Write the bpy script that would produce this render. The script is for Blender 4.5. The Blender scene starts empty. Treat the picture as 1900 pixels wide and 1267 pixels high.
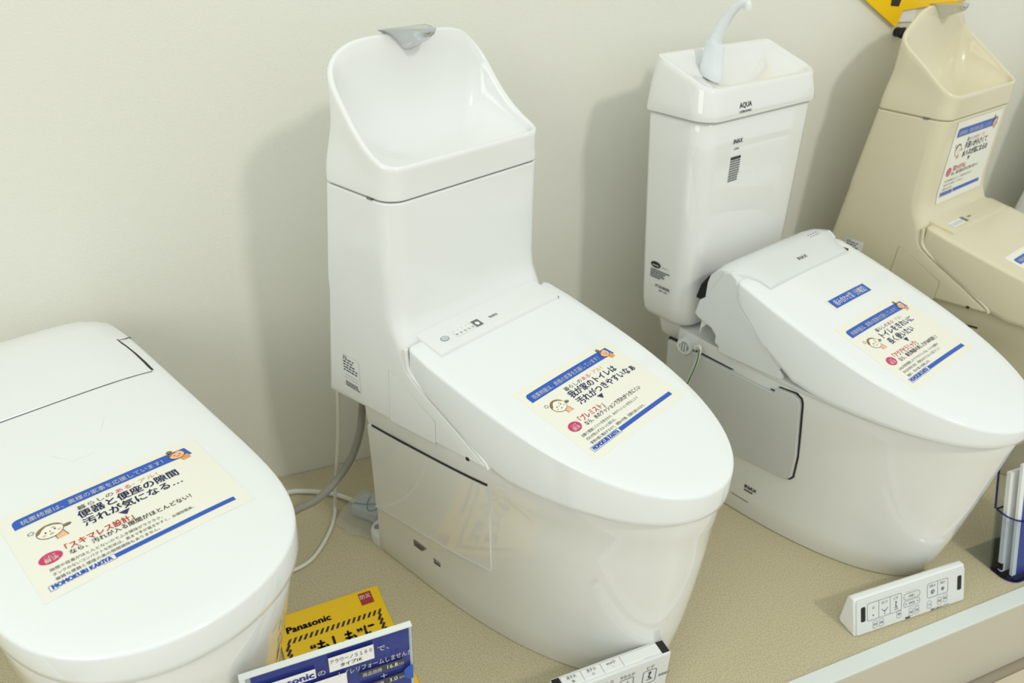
import bpy, bmesh, math, random
from mathutils import Vector, Matrix
C = bpy.context.scene.collection
S = bpy.context.scene
sin, cos, PI = math.sin, math.cos, math.pi

# ------------------------------------------------------------------ camera
F_PX, YAW, PITCH, ROLL = 1455.4, 0.416281, -0.521015, -0.0325476
CAM = Vector((-0.21363, -1.59243, 1.26247))
cam = bpy.data.objects.new('camera', bpy.data.cameras.new('camera')); C.objects.link(cam)
fwd = Vector((sin(YAW)*cos(PITCH), cos(YAW)*cos(PITCH), sin(PITCH)))
r0 = Vector((cos(YAW), -sin(YAW), 0)); d0 = fwd.cross(r0)
rt = cos(ROLL)*r0 + sin(ROLL)*d0; dn = -sin(ROLL)*r0 + cos(ROLL)*d0
cam.matrix_world = Matrix(((rt.x, -dn.x, -fwd.x, CAM.x), (rt.y, -dn.y, -fwd.y, CAM.y), (rt.z, -dn.z, -fwd.z, CAM.z), (0, 0, 0, 1)))
cam.data.sensor_width = 36; cam.data.lens = F_PX/1900*36
cam.data.clip_start = 0.02
cam.data.dof.use_dof = True; cam.data.dof.focus_distance = 1.22; cam.data.dof.aperture_fstop = 5.6
S.camera = cam
# ------------------------------------------------------------------ light
w = bpy.data.worlds.new('world'); S.world = w; w.use_nodes = True
bg = w.node_tree.nodes['Background']; bg.inputs[0].default_value = (0.95, 1.0, 0.96, 1); bg.inputs[1].default_value = 0.80

def area(name, loc, target, sx, sy, power, col):
    l = bpy.data.lights.new(name, 'AREA'); l.shape = 'RECTANGLE'; l.size = sx; l.size_y = sy; l.energy = power; l.color = col
    o = bpy.data.objects.new(name, l); C.objects.link(o); o.location = loc
    o.rotation_euler = (Vector(target)-Vector(loc)).to_track_quat('-Z', 'Y').to_euler()
    return o
area('spot_panel', (1.75, -4.4, 4.3), (0.5, 0, 0.6), 0.42, 0.42, 66, (1.0, 0.985, 0.93))
area('ceiling_panel', (0.6, -1.2, 3.0), (0.6, -0.9, 0), 3.4, 1.6, 4, (0.93, 1.0, 1.0))
area('left_fill', (-2.4, -2.3, 2.0), (0.2, 0, 0.6), 1.6, 1.6, 20, (0.97, 1.0, 0.95))  # added broad fill to lift left-facing sides and wall shadows, not a known fixture
S.view_settings.view_transform = 'Standard'; S.view_settings.look = 'None'
S.view_settings.gamma = 1; S.view_settings.use_curve_mapping = False
S.view_settings.exposure = 0.0

# ------------------------------------------------------------------ materials
def lin(c):
    return tuple(((x/255)/12.92 if x/255 <= .04045 else ((x/255+.055)/1.055)**2.4) for x in c) + (1,)
def mat(name, col, rough=0.4, metal=0, coat=0, bump=None, noise=None, trans=0, ior=1.45, alpha=1, spec=0.5):
    m = bpy.data.materials.new(name); m.use_nodes = True; nt = m.node_tree; b = nt.nodes['Principled BSDF']
    b.inputs['Base Color'].default_value = lin(col); b.inputs['Roughness'].default_value = rough
    b.inputs['Metallic'].default_value = metal; b.inputs['Coat Weight'].default_value = coat; b.inputs['Coat Roughness'].default_value = 0.04
    b.inputs['Transmission Weight'].default_value = trans; b.inputs['IOR'].default_value = ior; b.inputs['Alpha'].default_value = alpha
    b.inputs['Specular IOR Level'].default_value = spec
    tc = nt.nodes.new('ShaderNodeTexCoord')
    if noise:  # (scale, amount, second colour)
        n = nt.nodes.new('ShaderNodeTexNoise'); n.inputs['Scale'].default_value = noise[0]; n.inputs['Detail'].default_value = 6
        mx = nt.nodes.new('ShaderNodeMix'); mx.data_type = 'RGBA'
        mr = nt.nodes.new('ShaderNodeMapRange'); mr.inputs[1].default_value = .5-noise[1]; mr.inputs[2].default_value = .5+noise[1]
        nt.links.new(tc.outputs['Object'], n.inputs['Vector']); nt.links.new(n.outputs['Fac'], mr.inputs[0]); nt.links.new(mr.outputs[0], mx.inputs['Factor'])
        mx.inputs['A'].default_value = lin(col); mx.inputs['B'].default_value = lin(noise[2]); nt.links.new(mx.outputs['Result'], b.inputs['Base Color'])
    if bump:  # (scale, strength, distance)
        n2 = nt.nodes.new('ShaderNodeTexNoise'); n2.inputs['Scale'].default_value = bump[0]; n2.inputs['Detail'].default_value = 5
        bp = nt.nodes.new('ShaderNodeBump'); bp.inputs['Strength'].default_value = bump[1]; bp.inputs['Distance'].default_value = bump[2]
        nt.links.new(tc.outputs['Object'], n2.inputs['Vector']); nt.links.new(n2.outputs['Fac'], bp.inputs['Height']); nt.links.new(bp.outputs['Normal'], b.inputs['Normal'])
    return m
M = dict(
    plastic=mat('white_plastic', (236, 238, 235), .16, coat=.4, noise=(3, .2, (234, 236, 233))),
    lid=mat('white_lid_plastic', (238, 241, 240), .12, coat=.5, noise=(3, .2, (236, 240, 239))),
    ceramic=mat('white_glazed_ceramic', (233, 234, 230), .07, coat=.7, noise=(2, .2, (231, 232, 228))),
    cream=mat('cream_plastic', (222, 214, 184), .22, coat=.3, noise=(3, .2, (220, 212, 181))),
    creamc=mat('cream_ceramic', (212, 204, 174), .1, coat=.6, noise=(3, .2, (210, 202, 171))),
    panel=mat('grey_cover_panel', (208, 210, 206), .35, noise=(3, .2, (206, 208, 204))),
    chrome=mat('chrome', (205, 208, 210), .12, metal=1),
    dark=mat('dark_gap', (38, 38, 36), .5), black=mat('black_plastic', (22, 22, 24), .4),
    joint=mat('joint_shadow_grey', (176, 178, 172), .6), creamj=mat('joint_brown', (150, 142, 112), .6),
    grey=mat('grey_plastic', (150, 152, 150), .35), lgrey=mat('light_grey_button', (196, 203, 204), .3),
    pearl=mat('pearl_white_plastic', (222, 226, 224), .25),
    faucet=mat('bluish_white_plastic', (228, 233, 236), .25, coat=.3),
    wall=mat('wallpaper', (231, 230, 219), .85, noise=(1.2, .25, (229, 228, 217)), bump=(260, .35, .002)),
    carpet=mat('speckled_vinyl', (205, 195, 163), .75, noise=(330, .14, (178, 168, 136)), bump=(300, .3, .001)),
    trim=mat('white_laminate', (222, 228, 222), .3), fascia=mat('fascia_laminate', (205, 200, 184), .4),
    tile=mat('pale_floor_tile', (214, 203, 180), .3, noise=(6, .2, (205, 193, 168))), grout=mat('grout', (165, 155, 136), .8),
    hose=mat('grey_rubber_hose', (150, 148, 136), .5), cord=mat('white_cord', (224, 222, 210), .4), green=mat('green_wire', (40, 110, 40), .5),
    sheet=mat('cream_sticker_sheet', (240, 239, 225), .25, coat=.4), blue=mat('print_blue', (42, 90, 186), .3), navy=mat('print_navy', (38, 42, 92), .4),
    white=mat('print_white', (240, 241, 238), .4), ink=mat('print_ink', (45, 43, 45), .4), red=mat('print_red', (214, 70, 48), .4),
    pink=mat('print_magenta', (205, 55, 110), .4), orange=mat('print_orange', (228, 158, 84), .4), skin=mat('print_skin', (245, 190, 150), .4),
    face=mat('print_face', (246, 243, 226), .4), hair=mat('print_hair', (140, 118, 78), .4), lblue=mat('print_light_grey', (205, 209, 207), .4),
    yellow=mat('print_yellow', (250, 205, 15), .35, coat=.2), dred=mat('print_dark_red', (178, 48, 42), .4), dblue=mat('print_deep_blue', (44, 62, 160), .25, coat=.4),
    dgrey=mat('print_dark_grey', (62, 64, 78), .4), mgrey=mat('print_mid_grey', (110, 112, 112), .4), wedge=mat('clear_edge', (226, 232, 228), .2),
    paper=mat('white_paper', (236, 238, 235), .6), acry=mat('clear_acrylic', (236, 240, 244), .04, trans=.96, ior=1.3),
    blueedge=mat('blue_acrylic_edge', (70, 80, 170), .1, trans=.5), bag=mat('crinkled_clear_film', (245, 248, 248), .12, trans=.9, ior=1.15, bump=(90, .9, .01)),
    cardb=mat('grey_blue_carton', (196, 205, 208), .5), teal=mat('teal_rubber_band', (60, 130, 130), .5),
    pwhite=mat('white_box_side', (228, 230, 226), .45),
)

def clear(name, col, amount, rough=.05, bump=None, milky=False):
    m = bpy.data.materials.new(name); m.use_nodes = True; nt = m.node_tree; nt.nodes.clear()
    out = nt.nodes.new('ShaderNodeOutputMaterial'); mx = nt.nodes.new('ShaderNodeMixShader'); tr = nt.nodes.new('ShaderNodeBsdfTransparent'); gl = nt.nodes.new('ShaderNodeBsdfGlossy')
    fr = nt.nodes.new('ShaderNodeLayerWeight'); fr.inputs[0].default_value = .12; ma = nt.nodes.new('ShaderNodeMath'); ma.operation = 'ADD'; ma.use_clamp = True; ma.inputs[1].default_value = amount
    tr.inputs[0].default_value = lin(col); gl.inputs[1].default_value = rough
    if milky: nt.nodes.remove(gl); gl = nt.nodes.new('ShaderNodeBsdfPrincipled'); gl.inputs['Base Color'].default_value = (.9, .92, .92, 1); gl.inputs['Roughness'].default_value = .25; gl.inputs['Coat Weight'].default_value = .6
    pw = nt.nodes.new('ShaderNodeMath'); pw.operation = 'POWER'; pw.inputs[1].default_value = 4; nt.links.new(fr.outputs['Facing'], pw.inputs[0]); nt.links.new(pw.outputs[0], ma.inputs[0]); nt.links.new(ma.outputs[0], mx.inputs[0]); nt.links.new(tr.outputs[0], mx.inputs[1]); nt.links.new(gl.outputs[0], mx.inputs[2]); nt.links.new(mx.outputs[0], out.inputs[0])
    if bump:
        tc = nt.nodes.new('ShaderNodeTexCoord'); n2 = nt.nodes.new('ShaderNodeTexNoise'); n2.inputs['Scale'].default_value = bump; bp = nt.nodes.new('ShaderNodeBump'); bp.inputs['Strength'].default_value = .8; bp.inputs['Distance'].default_value = .004
        nt.links.new(tc.outputs['Object'], n2.inputs['Vector']); nt.links.new(n2.outputs['Fac'], bp.inputs['Height']); nt.links.new(bp.outputs['Normal'], gl.inputs['Normal']); nt.links.new(bp.outputs['Normal'], fr.inputs['Normal'])
    return m
M['acry'] = clear('clear_acrylic', (240, 243, 246), .02); M['blueedge'] = clear('blue_acrylic_edge', (120, 125, 205), .05); M['bag'] = clear('crinkled_clear_film', (250, 251, 251), .22, .15, 120, True)
# ------------------------------------------------------------------ helpers
def finish(me, ang=32):
    bm = bmesh.new(); bm.from_mesh(me); bmesh.ops.recalc_face_normals(bm, faces=bm.faces); bm.to_mesh(me); bm.free()
    me.shade_smooth(); me.set_sharp_from_angle(angle=math.radians(ang))
def obj(name, verts, faces, m, parent=None, ang=32, mi=None, bevel=0, seg=2, recalc=True):
    me = bpy.data.meshes.new(name); me.from_pydata([tuple(v) for v in verts], [], faces)
    for x in (m if isinstance(m, (list, tuple)) else [m]): me.materials.append(x)
    if mi:
        for p, i in zip(me.polygons, mi): p.material_index = i
    if recalc: finish(me, ang)
    o = bpy.data.objects.new(name, me); C.objects.link(o)
    if parent: o.parent = parent
    if bevel:
        b = o.modifiers.new('bevel', 'BEVEL'); b.width = bevel; b.segments = seg; b.limit_method = 'ANGLE'; b.angle_limit = math.radians(35); b.harden_normals = False
    return o
def thing(name, label, cat, loc=(0, 0, 0), rz=0, group=None):
    o = bpy.data.objects.new(name, None); C.objects.link(o); o.location = loc; o.rotation_euler = (0, 0, rz)
    o.empty_display_size = .05; o['label'] = label; o['category'] = cat
    if group: o['group'] = group
    return o
def loft(rings, cap0=True, cap1=True):
    v = []; f = []; n = len(rings[0])
    for r in rings: v += r
    for i in range(len(rings)-1):
        for j in range(n):
            a, b = i*n+j, i*n+(j+1) % n
            f.append((a, b, b+n, a+n))
    if cap0: f.append(tuple(range(n))[::-1])
    if cap1: f.append(tuple(range((len(rings)-1)*n, len(rings)*n)))
    return v, f
def box(x0, x1, y0, y1, z0, z1):
    v = [(x, y, z) for z in (z0, z1) for y in (y0, y1) for x in (x0, x1)]
    return v, [(0, 2, 3, 1), (4, 5, 7, 6), (0, 1, 5, 4), (2, 6, 7, 3), (0, 4, 6, 2), (1, 3, 7, 5)]
def join(*vf):
    V = []; F = []
    for v, f in vf:
        k = len(V); V += list(v); F += [tuple(i+k for i in q) for q in f]
    return V, F
def rrect(x0, x1, y0, y1, rf, rb, k=7, m=6):
    """rounded rectangle as points, counter-clockwise from front-left; rf/rb = front / back corner radius"""
    P = []
    def arc(cx, cy, r, a0):
        for i in range(k+1):
            a = a0+PI/2*i/k; P.append((cx+r*cos(a), cy+r*sin(a)))
    def seg(a, b):
        for i in range(1, m): P.append((a[0]+(b[0]-a[0])*i/m, a[1]+(b[1]-a[1])*i/m))
    arc(x0+rf, y0+rf, rf, PI); seg(P[-1], (x1-rf, y0))
    arc(x1-rf, y0+rf, rf, 1.5*PI); seg(P[-1], (x1, y1-rb))
    arc(x1-rb, y1-rb, rb, 0); seg(P[-1], (x0+rb, y1))
    arc(x0+rb, y1-rb, rb, PI/2); seg(P[-1], (x0, y0+rf))
    return P
def resample(P, n):
    L = [0]; Q = P+[P[0]]
    for a, b in zip(Q, Q[1:]): L.append(L[-1]+math.hypot(b[0]-a[0], b[1]-a[1]))
    out = []; j = 0
    for i in range(n):
        t = L[-1]*i/n
        while L[j+1] < t: j += 1
        u = (t-L[j])/(L[j+1]-L[j]) if L[j+1] > L[j] else 0
        out.append((Q[j][0]+(Q[j+1][0]-Q[j][0])*u, Q[j][1]+(Q[j+1][1]-Q[j][1])*u))
    return out
def lerp(t, tab):
    """tab = [(t, v), ...] ascending"""
    if t <= tab[0][0]: return tab[0][1]
    for (a, va), (b, vb) in zip(tab, tab[1:]):
        if t <= b: return va+(vb-va)*(t-a)/(b-a)
    return tab[-1][1]
def bowl_ring(w, y0, yt, p, yb, wb, rb=.02, n=26, q=2.0, m=9):
    """outline: straight back part from yb (half width wb) to y0 (half width w), rounded front down to yt"""
    R = []
    for i in range(n+1):      # front tip to right side
        a = PI/2*(1-i/n)
        t = sin(a)**(2/p); x = w*cos(a)**(2/q)
        R.append((x, y0+(yt-y0)*t))
    for i in range(1, m): R.append((w+(wb-w)*i/m, y0+(yb-rb-y0)*i/m))
    for i in range(7):
        a = PI/2*i/6; R.append((wb-rb+rb*cos(a), yb-rb+rb*sin(a)))
    R += [((wb-rb)*(1-i/5), yb) for i in range(1, 5)]
    L = [(-x, y) for x, y in R[1:]][::-1]
    R.append((0, yb))
    return R + L              # starts at tip, goes right side, back, left side
def shrink(P, d, c=(0, 0)):
    """inset each point along the inward normal of a closed outline (anticlockwise)"""
    n = len(P); out = []
    for i, (x, y) in enumerate(P):
        ax, ay = P[i-1]; bx, by = P[(i+1) % n]; tx, ty = bx-ax, by-ay; l = math.hypot(tx, ty) or 1
        out.append((x-ty/l*d, y+tx/l*d))
    return out
def tube(pts, r, n=12, sub=6):
    P = [Vector(p) for p in pts]; Q = []
    for i in range(len(P)-1):
        a, b, c, d = P[max(i-1, 0)], P[i], P[i+1], P[min(i+2, len(P)-1)]
        for s in range(sub):
            t = s/sub; Q.append(.5*((2*b)+(c-a)*t+(2*a-5*b+4*c-d)*t*t+(3*b-a-3*c+d)*t**3))
    Q.append(P[-1]); rings = []; up = Vector((0.13, .21, .97)).normalized()
    for i, q in enumerate(Q):
        t = (Q[min(i+1, len(Q)-1)]-Q[max(i-1, 0)]).normalized()
        s = t.cross(up)
        if s.length < 1e-4: s = t.cross(Vector((1, 0, 0)))
        s.normalize(); u = s.cross(t).normalized(); up = u
        rr = r(i/(len(Q)-1)) if callable(r) else r
        rings.append([tuple(q+(s*cos(2*PI*k/n)+u*sin(2*PI*k/n))*rr) for k in range(n)])
    return loft(rings)

# ---- flat print: 2-D shapes and lettering mapped on to a surface by fn(u, v, height)
_fc = {}
def glyphs(s, bold):
    key = s
    if key not in _fc:
        cu = bpy.data.curves.new('t', 'FONT'); cu.body = s; cu.size = 1; cu.resolution_u = 2; cu.fill_mode = 'FRONT'
        o = bpy.data.objects.new('t', cu); me = bpy.data.meshes.new_from_object(o)
        _fc[key] = ([tuple(v.co[:2]) for v in me.vertices], [tuple(p.vertices) for p in me.polygons])
        bpy.data.objects.remove(o); bpy.data.curves.remove(cu); bpy.data.meshes.remove(me)
    return _fc[key]
class Print:
    def __init__(s): s.v = []; s.f = []; s.m = []; s.mats = []
    def add(s, v, f, m):
        if m not in s.mats: s.mats.append(m)
        k = len(s.v); s.v += v; s.f += [tuple(i+k for i in q) for q in f]; s.m += [s.mats.index(m)]*len(f)
    def text(s, t, x, y, h, m, width=None, bold=0.0, rot=0, lift=2, align='l'):
        """x, y = left end of the baseline, y upward; h = letter height of a CJK square"""
        V, F = glyphs(t, bold)
        if not V: return
        x0 = min(a for a, b in V); x1 = max(a for a, b in V)
        sy = h/.86; sx = (width/(x1-x0)) if width else sy
        if align == 'c': x -= (x1-x0)*sx/2
        c, n = cos(rot), sin(rot); d = bold*h*1.9
        for ox, oy in (((-d, 0), (d, -d*.5), (0, d)) if bold >= .008 else ((0, 0),)):
            s.add([(x+ox+((a-x0)*sx)*c-(b*sy)*n, y+oy+((a-x0)*sx)*n+(b*sy)*c, lift) for a, b in V], F, m)
    def rect(s, x0, x1, y0, y1, m, lift=1, n=8, k=3):
        v = [(x0+(x1-x0)*i/n, y0+(y1-y0)*j/k, lift) for j in range(k+1) for i in range(n+1)]
        s.add(v, [(j*(n+1)+i, j*(n+1)+i+1, (j+1)*(n+1)+i+1, (j+1)*(n+1)+i) for j in range(k) for i in range(n)], m)
    def poly(s, pts, m, lift=1):
        s.add([(a, b, lift) for a, b in pts], [tuple(range(len(pts)))], m)
    def ell(s, x, y, rx, ry, m, lift=1, n=24, a0=0, a1=2*PI):
        s.poly([(x+rx*cos(a0+(a1-a0)*i/n), y+ry*sin(a0+(a1-a0)*i/n)) for i in range(n+(0 if a1-a0 > 6.2 else 1))], m, lift)
    def line(s, pts, wd, m, lift=1, closed=False):
        if closed: pts = list(pts)+[pts[0]]
        for (ax, ay), (bx, by) in zip(pts, pts[1:]):
            l = math.hypot(bx-ax, by-ay) or 1; nx, ny = -(by-ay)/l*wd/2, (bx-ax)/l*wd/2
            s.add([(ax+nx, ay+ny, lift), (ax-nx, ay-ny, lift), (bx-nx, by-ny, lift), (bx+nx, by+ny, lift)], [(0, 1, 2, 3)], m)
    def rring(s, x0, x1, y0, y1, r, wd, m, lift=1):
        s.line([(a, b) for a, b in rrect(x0, x1, y0, y1, r, r, 4, 2)], wd, m, lift, True)
    def build(s, name, fn, parent, eps=.00022):
        v = [fn(a, b, .0003+c*eps) for a, b, c in s.v]
        o = obj(name, v, s.f, s.mats, parent, mi=s.m, recalc=False); o['kind'] = 'stuff'
        return o
def plane_map(o, ex, ey, sc=1.0):
    o, ex, ey = Vector(o), Vector(ex).normalized(), Vector(ey).normalized(); nn = ex.cross(ey).normalized()
    return lambda a, b, h: tuple(o+ex*a*sc+ey*b*sc+nn*h)

# ------------------------------------------------------------------ room
def struct(name, v, f, m, parent=None, **k):
    o = obj(name, v, f, m, parent, **k)
    if not parent: o['kind'] = 'structure'
    return o
struct('wall_back', *box(-6, 8, 0, .1, -.22, 2.7), M['wall'])
struct('floor', *box(-6, 8, -7, .0, -.26, -.222), M['grout'])
fl = bpy.data.objects['floor']
for i in range(9):
    for j in range(3):
        x = -1.05+i*.455; y = -.985-j*.455
        struct('floor_tile', *box(x+.002, x+.453, y-.453, y-.002, -.2225, -.2165), M['tile'], fl, bevel=.0015)
pl = struct('display_platform', *box(-6, 8, -.935, -.002, -.216, 0), M['carpet'])
struct('platform_edge', *box(-6, 8, -.964, -.9315, -.2, .0035), M['trim'], pl, bevel=.0012)
struct('platform_fascia', *box(-6, 8, -.9655, -.9640, -.216, .0005), M['fascia'], pl)
# faint joint where two lengths of wallpaper meet
# ------------------------------------------------------------------ sticker
def worried_face(p, x, y, r):
    p.ell(x+r*.55, y-r*.98, r*.28, r*.34, M['skin'], 1)
    p.poly([(x+.15*r, y-.75*r), (x+.85*r, y-.7*r), (x+1.0*r, y-1.42*r), (x+.2*r, y-1.42*r)], M['skin'], 1)
    p.line([(x+.12*r, y-.8*r), (x+.18*r, y-1.42*r)], r*.05, M['ink'], 2); p.line([(x+.85*r, y-.6*r), (x+1.02*r, y-1.42*r)], r*.05, M['ink'], 2)
    p.ell(x+1.28*r, y-.1*r, r*.36, r*.2, M['ink'], 1); p.ell(x+1.28*r, y-.1*r, r*.31, r*.15, M['hair'], 2)
    p.ell(x, y, r*1.05, r*.93, M['ink'], 2); p.ell(x, y, r, r*.88, M['face'], 3)
    hair = [(x+r*cos(a), y+r*.88*sin(a)) for a in [math.radians(d) for d in range(10, 181, 10)]]
    hair += [(x-.75*r, y+.25*r), (x-.35*r, y+.62*r), (x+.15*r, y+.72*r), (x+.6*r, y+.5*r)]
    p.poly(hair[:9]+[(x-.05*r, y+.70*r), (x+.5*r, y+.55*r)], M['hair'], 4)
    p.poly(hair[8:18]+[(x-.78*r, y+.1*r), (x-.45*r, y+.5*r), (x-.05*r, y+.72*r)], M['hair'], 4)
    p.ell(x-.35*r, y-.08*r, r*.07, r*.1, M['ink'], 5); p.ell(x+.38*r, y-.02*r, r*.07, r*.1, M['ink'], 5)
    p.ell(x-.55*r, y-.38*r, r*.15, r*.1, M['skin'], 5); p.ell(x+.62*r, y-.3*r, r*.15, r*.1, M['skin'], 5)
    p.line([(x-.02*r, y+.02*r), (x+.0*r, y-.18*r)], r*.05, M['ink'], 5)
    p.line([(x-.14*r, y-.55*r), (x+.02*r, y-.42*r), (x+.17*r, y-.52*r)], r*.06, M['ink'], 5)
    p.line([(x+.2*r, y+.28*r), (x+.48*r, y+.2*r)], r*.05, M['ink'], 5)
    cx, cy = x-1.25*r, y+.72*r
    p.line([(cx+.22*r*(1+.25*cos(5*a))*cos(a), cy+.2*r*(1+.25*cos(5*a))*sin(a)) for a in [2*PI*i/30 for i in range(30)]], r*.045, M['ink'], 1, True)
    p.line([(cx+.3*r, cy-.22*r), (cx+.42*r, cy-.3*r)], r*.05, M['ink'], 1)
def sticker(parent_T, label, fn, W, l1, l2, red, blk, small, group):
    """fn(u, v, h): u to the right, v up, metres, centre of the sheet at (0, 0)"""
    Hh = W*.708; t = thing('sticker', label, 'sticker', parent_T[0], parent_T[1], group)
    n, k = 24, 16
    v = [fn(W*(i/n-.5), Hh*(j/k-.5), .0003) for j in range(k+1) for i in range(n+1)]
    f = [(j*(n+1)+i, j*(n+1)+i+1, (j+1)*(n+1)+i+1, (j+1)*(n+1)+i) for j in range(k) for i in range(n)]
    vb = [fn(W*(i/n-.5), Hh*(j/k-.5), .00005) for j in range(k+1) for i in range(n+1)]
    N = len(v); rim = [i for i in range(n+1)]+[j*(n+1)+n for j in range(1, k+1)]+[k*(n+1)+i for i in range(n-1, -1, -1)]+[j*(n+1) for j in range(k-1, 0, -1)]
    f += [(rim[i], rim[(i+1) % len(rim)], rim[(i+1) % len(rim)]+N, rim[i]+N) for i in range(len(rim))]
    obj('sheet', v+vb, f, M['sheet'], t)
    p = Print()
    # banner
    r = .03; bx0, bx1, by0, by1 = .05, .935, .060, .135
    p.rect(bx0+r, bx1-.012, -by1, -by0, M['blue'], 1, 20, 2)
    p.poly([(bx0+r, -by1)]+[(bx0+r-(r-.002*0)*sin(a)*1.0, -by0-r+r*cos(a)) for a in [PI/2*i/6 for i in range(7)]]+[(bx0, -by1)], M['blue'], 1)
    p.poly([(bx1-.012, -by0), (bx1-.012, -by1), (bx1, -by1)], M['blue'], 1)
    p.text('桃栗柿屋は、奥様の家事を応援しています！', .085, -.120, .037, M['lblue'], .70, .004, lift=3)
    # small smiling face at the banner's end
    x, y, q = .865, -.098, .040
    p.ell(x-.022, y+.048, .016, .014, M['ink'], 2); p.ell(x-.022, y+.048, .013, .011, M['hair'], 3)
    p.poly([(x, y-.03), (x+.05, y-.02), (x+.055, y-.06), (x+.01, y-.065)], M['orange'], 2)
    p.ell(x, y, q*1.06, q*.93, M['ink'], 3); p.ell(x, y, q, q*.87, M['skin'], 4)
    p.poly([(x+q*cos(a), y+q*.87*sin(a)) for a in [math.radians(d) for d in range(60, 200, 14)]]+[(x-.02, y+.015)], M['hair'], 5)
    for dx in (-.012, .016): p.ell(x+dx, y-.002, .003, .004, M['ink'], 6)
    p.line([(x-.008, y-.014), (x+.003, y-.019), (x+.013, y-.013)], .003, M['dred'], 6)
    # headline
    p.text('暮らしの', .318, -.196, .032, M['ink'], .175, .004); p.text('ある', .505, -.196, .032, M['pink'], .078, .006)
    p.text('・アル！', .592, -.196, .032, M['orange'], .130, .006)
    p.text(l1, .305, -.262, .057, M['navy'], l1w(l1), .014); p.text(l2, .305, -.335, .057, M['navy'], l1w(l2), .014)
    p.poly([(.455, -.350), (.511, -.350), (.483, -.388)], M['navy'], 2)
    p.text('「'+red+'」', .185, -.441, .046, M['red'], .031*1.12*(len(red)+2), .012)
    p.text(blk, .188, -.482, .034, M['ink'], .0325*len(blk) if len(blk) < 19 else .60, .008)
    for i, sm in enumerate(small): p.text(sm, .084, -.532-i*.036, .021, M['ink'], min(.0215*len(sm), .66), -.002)
    p.ell(.113, -.440, .052, .040, M['pink'], 1, 30); p.text('これで', .113, -.437, .019, M['sheet'], .05, .006, lift=3, align='c'); p.text('解決', .113, -.466, .027, M['sheet'], .06, .01, lift=3, align='c')
    worried_face(p, .170, -.253, .058)
    p.rect(.332, .928, -.651, -.620, M['blue'], 1, 16, 1)
    p.line([(.045, -.655), (.045, -.617), (.332, -.617), (.332, -.655)], .0025, M['blue'], 1, True)
    p.rect(.047, .33, -.653, -.619, M['white'], 1, 6, 1); p.text('MOMOKURI KAKIYA', .058, -.650, .036, M['blue'], .258, .03, lift=3)
    sc = W
    o = p.build('printing', lambda a, b, h: fn((a-.5)*sc, (b+.354)*sc, h), t)
    return t
def l1w(s): return .0625*len(s.rstrip('…'))+(.05 if s.endswith('…') else 0)

# ------------------------------------------------------------------ small control strip + labels
def info_label(t, name, fn, W, H, lines, m_bg='white', ink='ink', bg=True):
    p = Print()
    if bg: p.rect(0, W, 0, H, M[m_bg], 0, 2, 2)
    for (s, x, y, h, wd, b) in lines: p.text(s, x, y, h, M[ink], wd, b, lift=2)
    return p, p.build(name, fn, t)

# ------------------------------------------------------------------ one-piece toilet with a moulded basin on the tank
LW, LY0, LYT = .192, -.15, -.617
def lid_z(x, y, k=.22, y0=-.146, z0=.572, w=.192, cr=.003):
    return z0+k*(y-y0)+cr*(1-min(1, (x/w)**2))
LIDB = [(-.60, .420), (-.33, .420), (-.287, .431), (-.221, .467), (-.129, .511), (-.10, .532), (-.06, .545)]
def make_lid(t, outline, ztop, zbot, m, name='lid', edge=.006, cy=-.3, inset=.0):
    R = []
    for d, f in ((.004, 0), (.0005, .003)):
        R.append([(x, y, lerp(y, zbot)+f) for x, y in shrink(outline, d)])
    R.append([(x, y, lerp(y, zbot)+.012) for x, y in outline])
    for d, dz in ((.0, edge), (.0006, edge*.55), (.002, edge*.22), (.005, edge*.04)):
        R.append([(x, y, ztop(x, y)-dz) for x, y in shrink(outline, d)])
    for s in (.92, .8, .65, .5, .35, .2, .08):
        R.append([(x*s, cy+(y-cy)*s, ztop(x*s, cy+(y-cy)*s)) for x, y in shrink(outline, .006)])
    v, f = loft(R)
    return obj(name, v, f, m, t, ang=50)
def slab_rows(ys, wf, zt, th, nx=14, r=.004):
    rings = []
    for y in ys:
        w_ = wf(y); P = []
        for i in range(nx+1):
            x = -w_+2*w_*i/nx; e = 0 if 0 < i < nx else r
            P.append((x, y, zt(x, y)-e))
        P += [(w_, y, zt(w_, y)-th), (-w_, y, zt(-w_, y)-th)]
        rings.append(P)
    return loft(rings)

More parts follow.
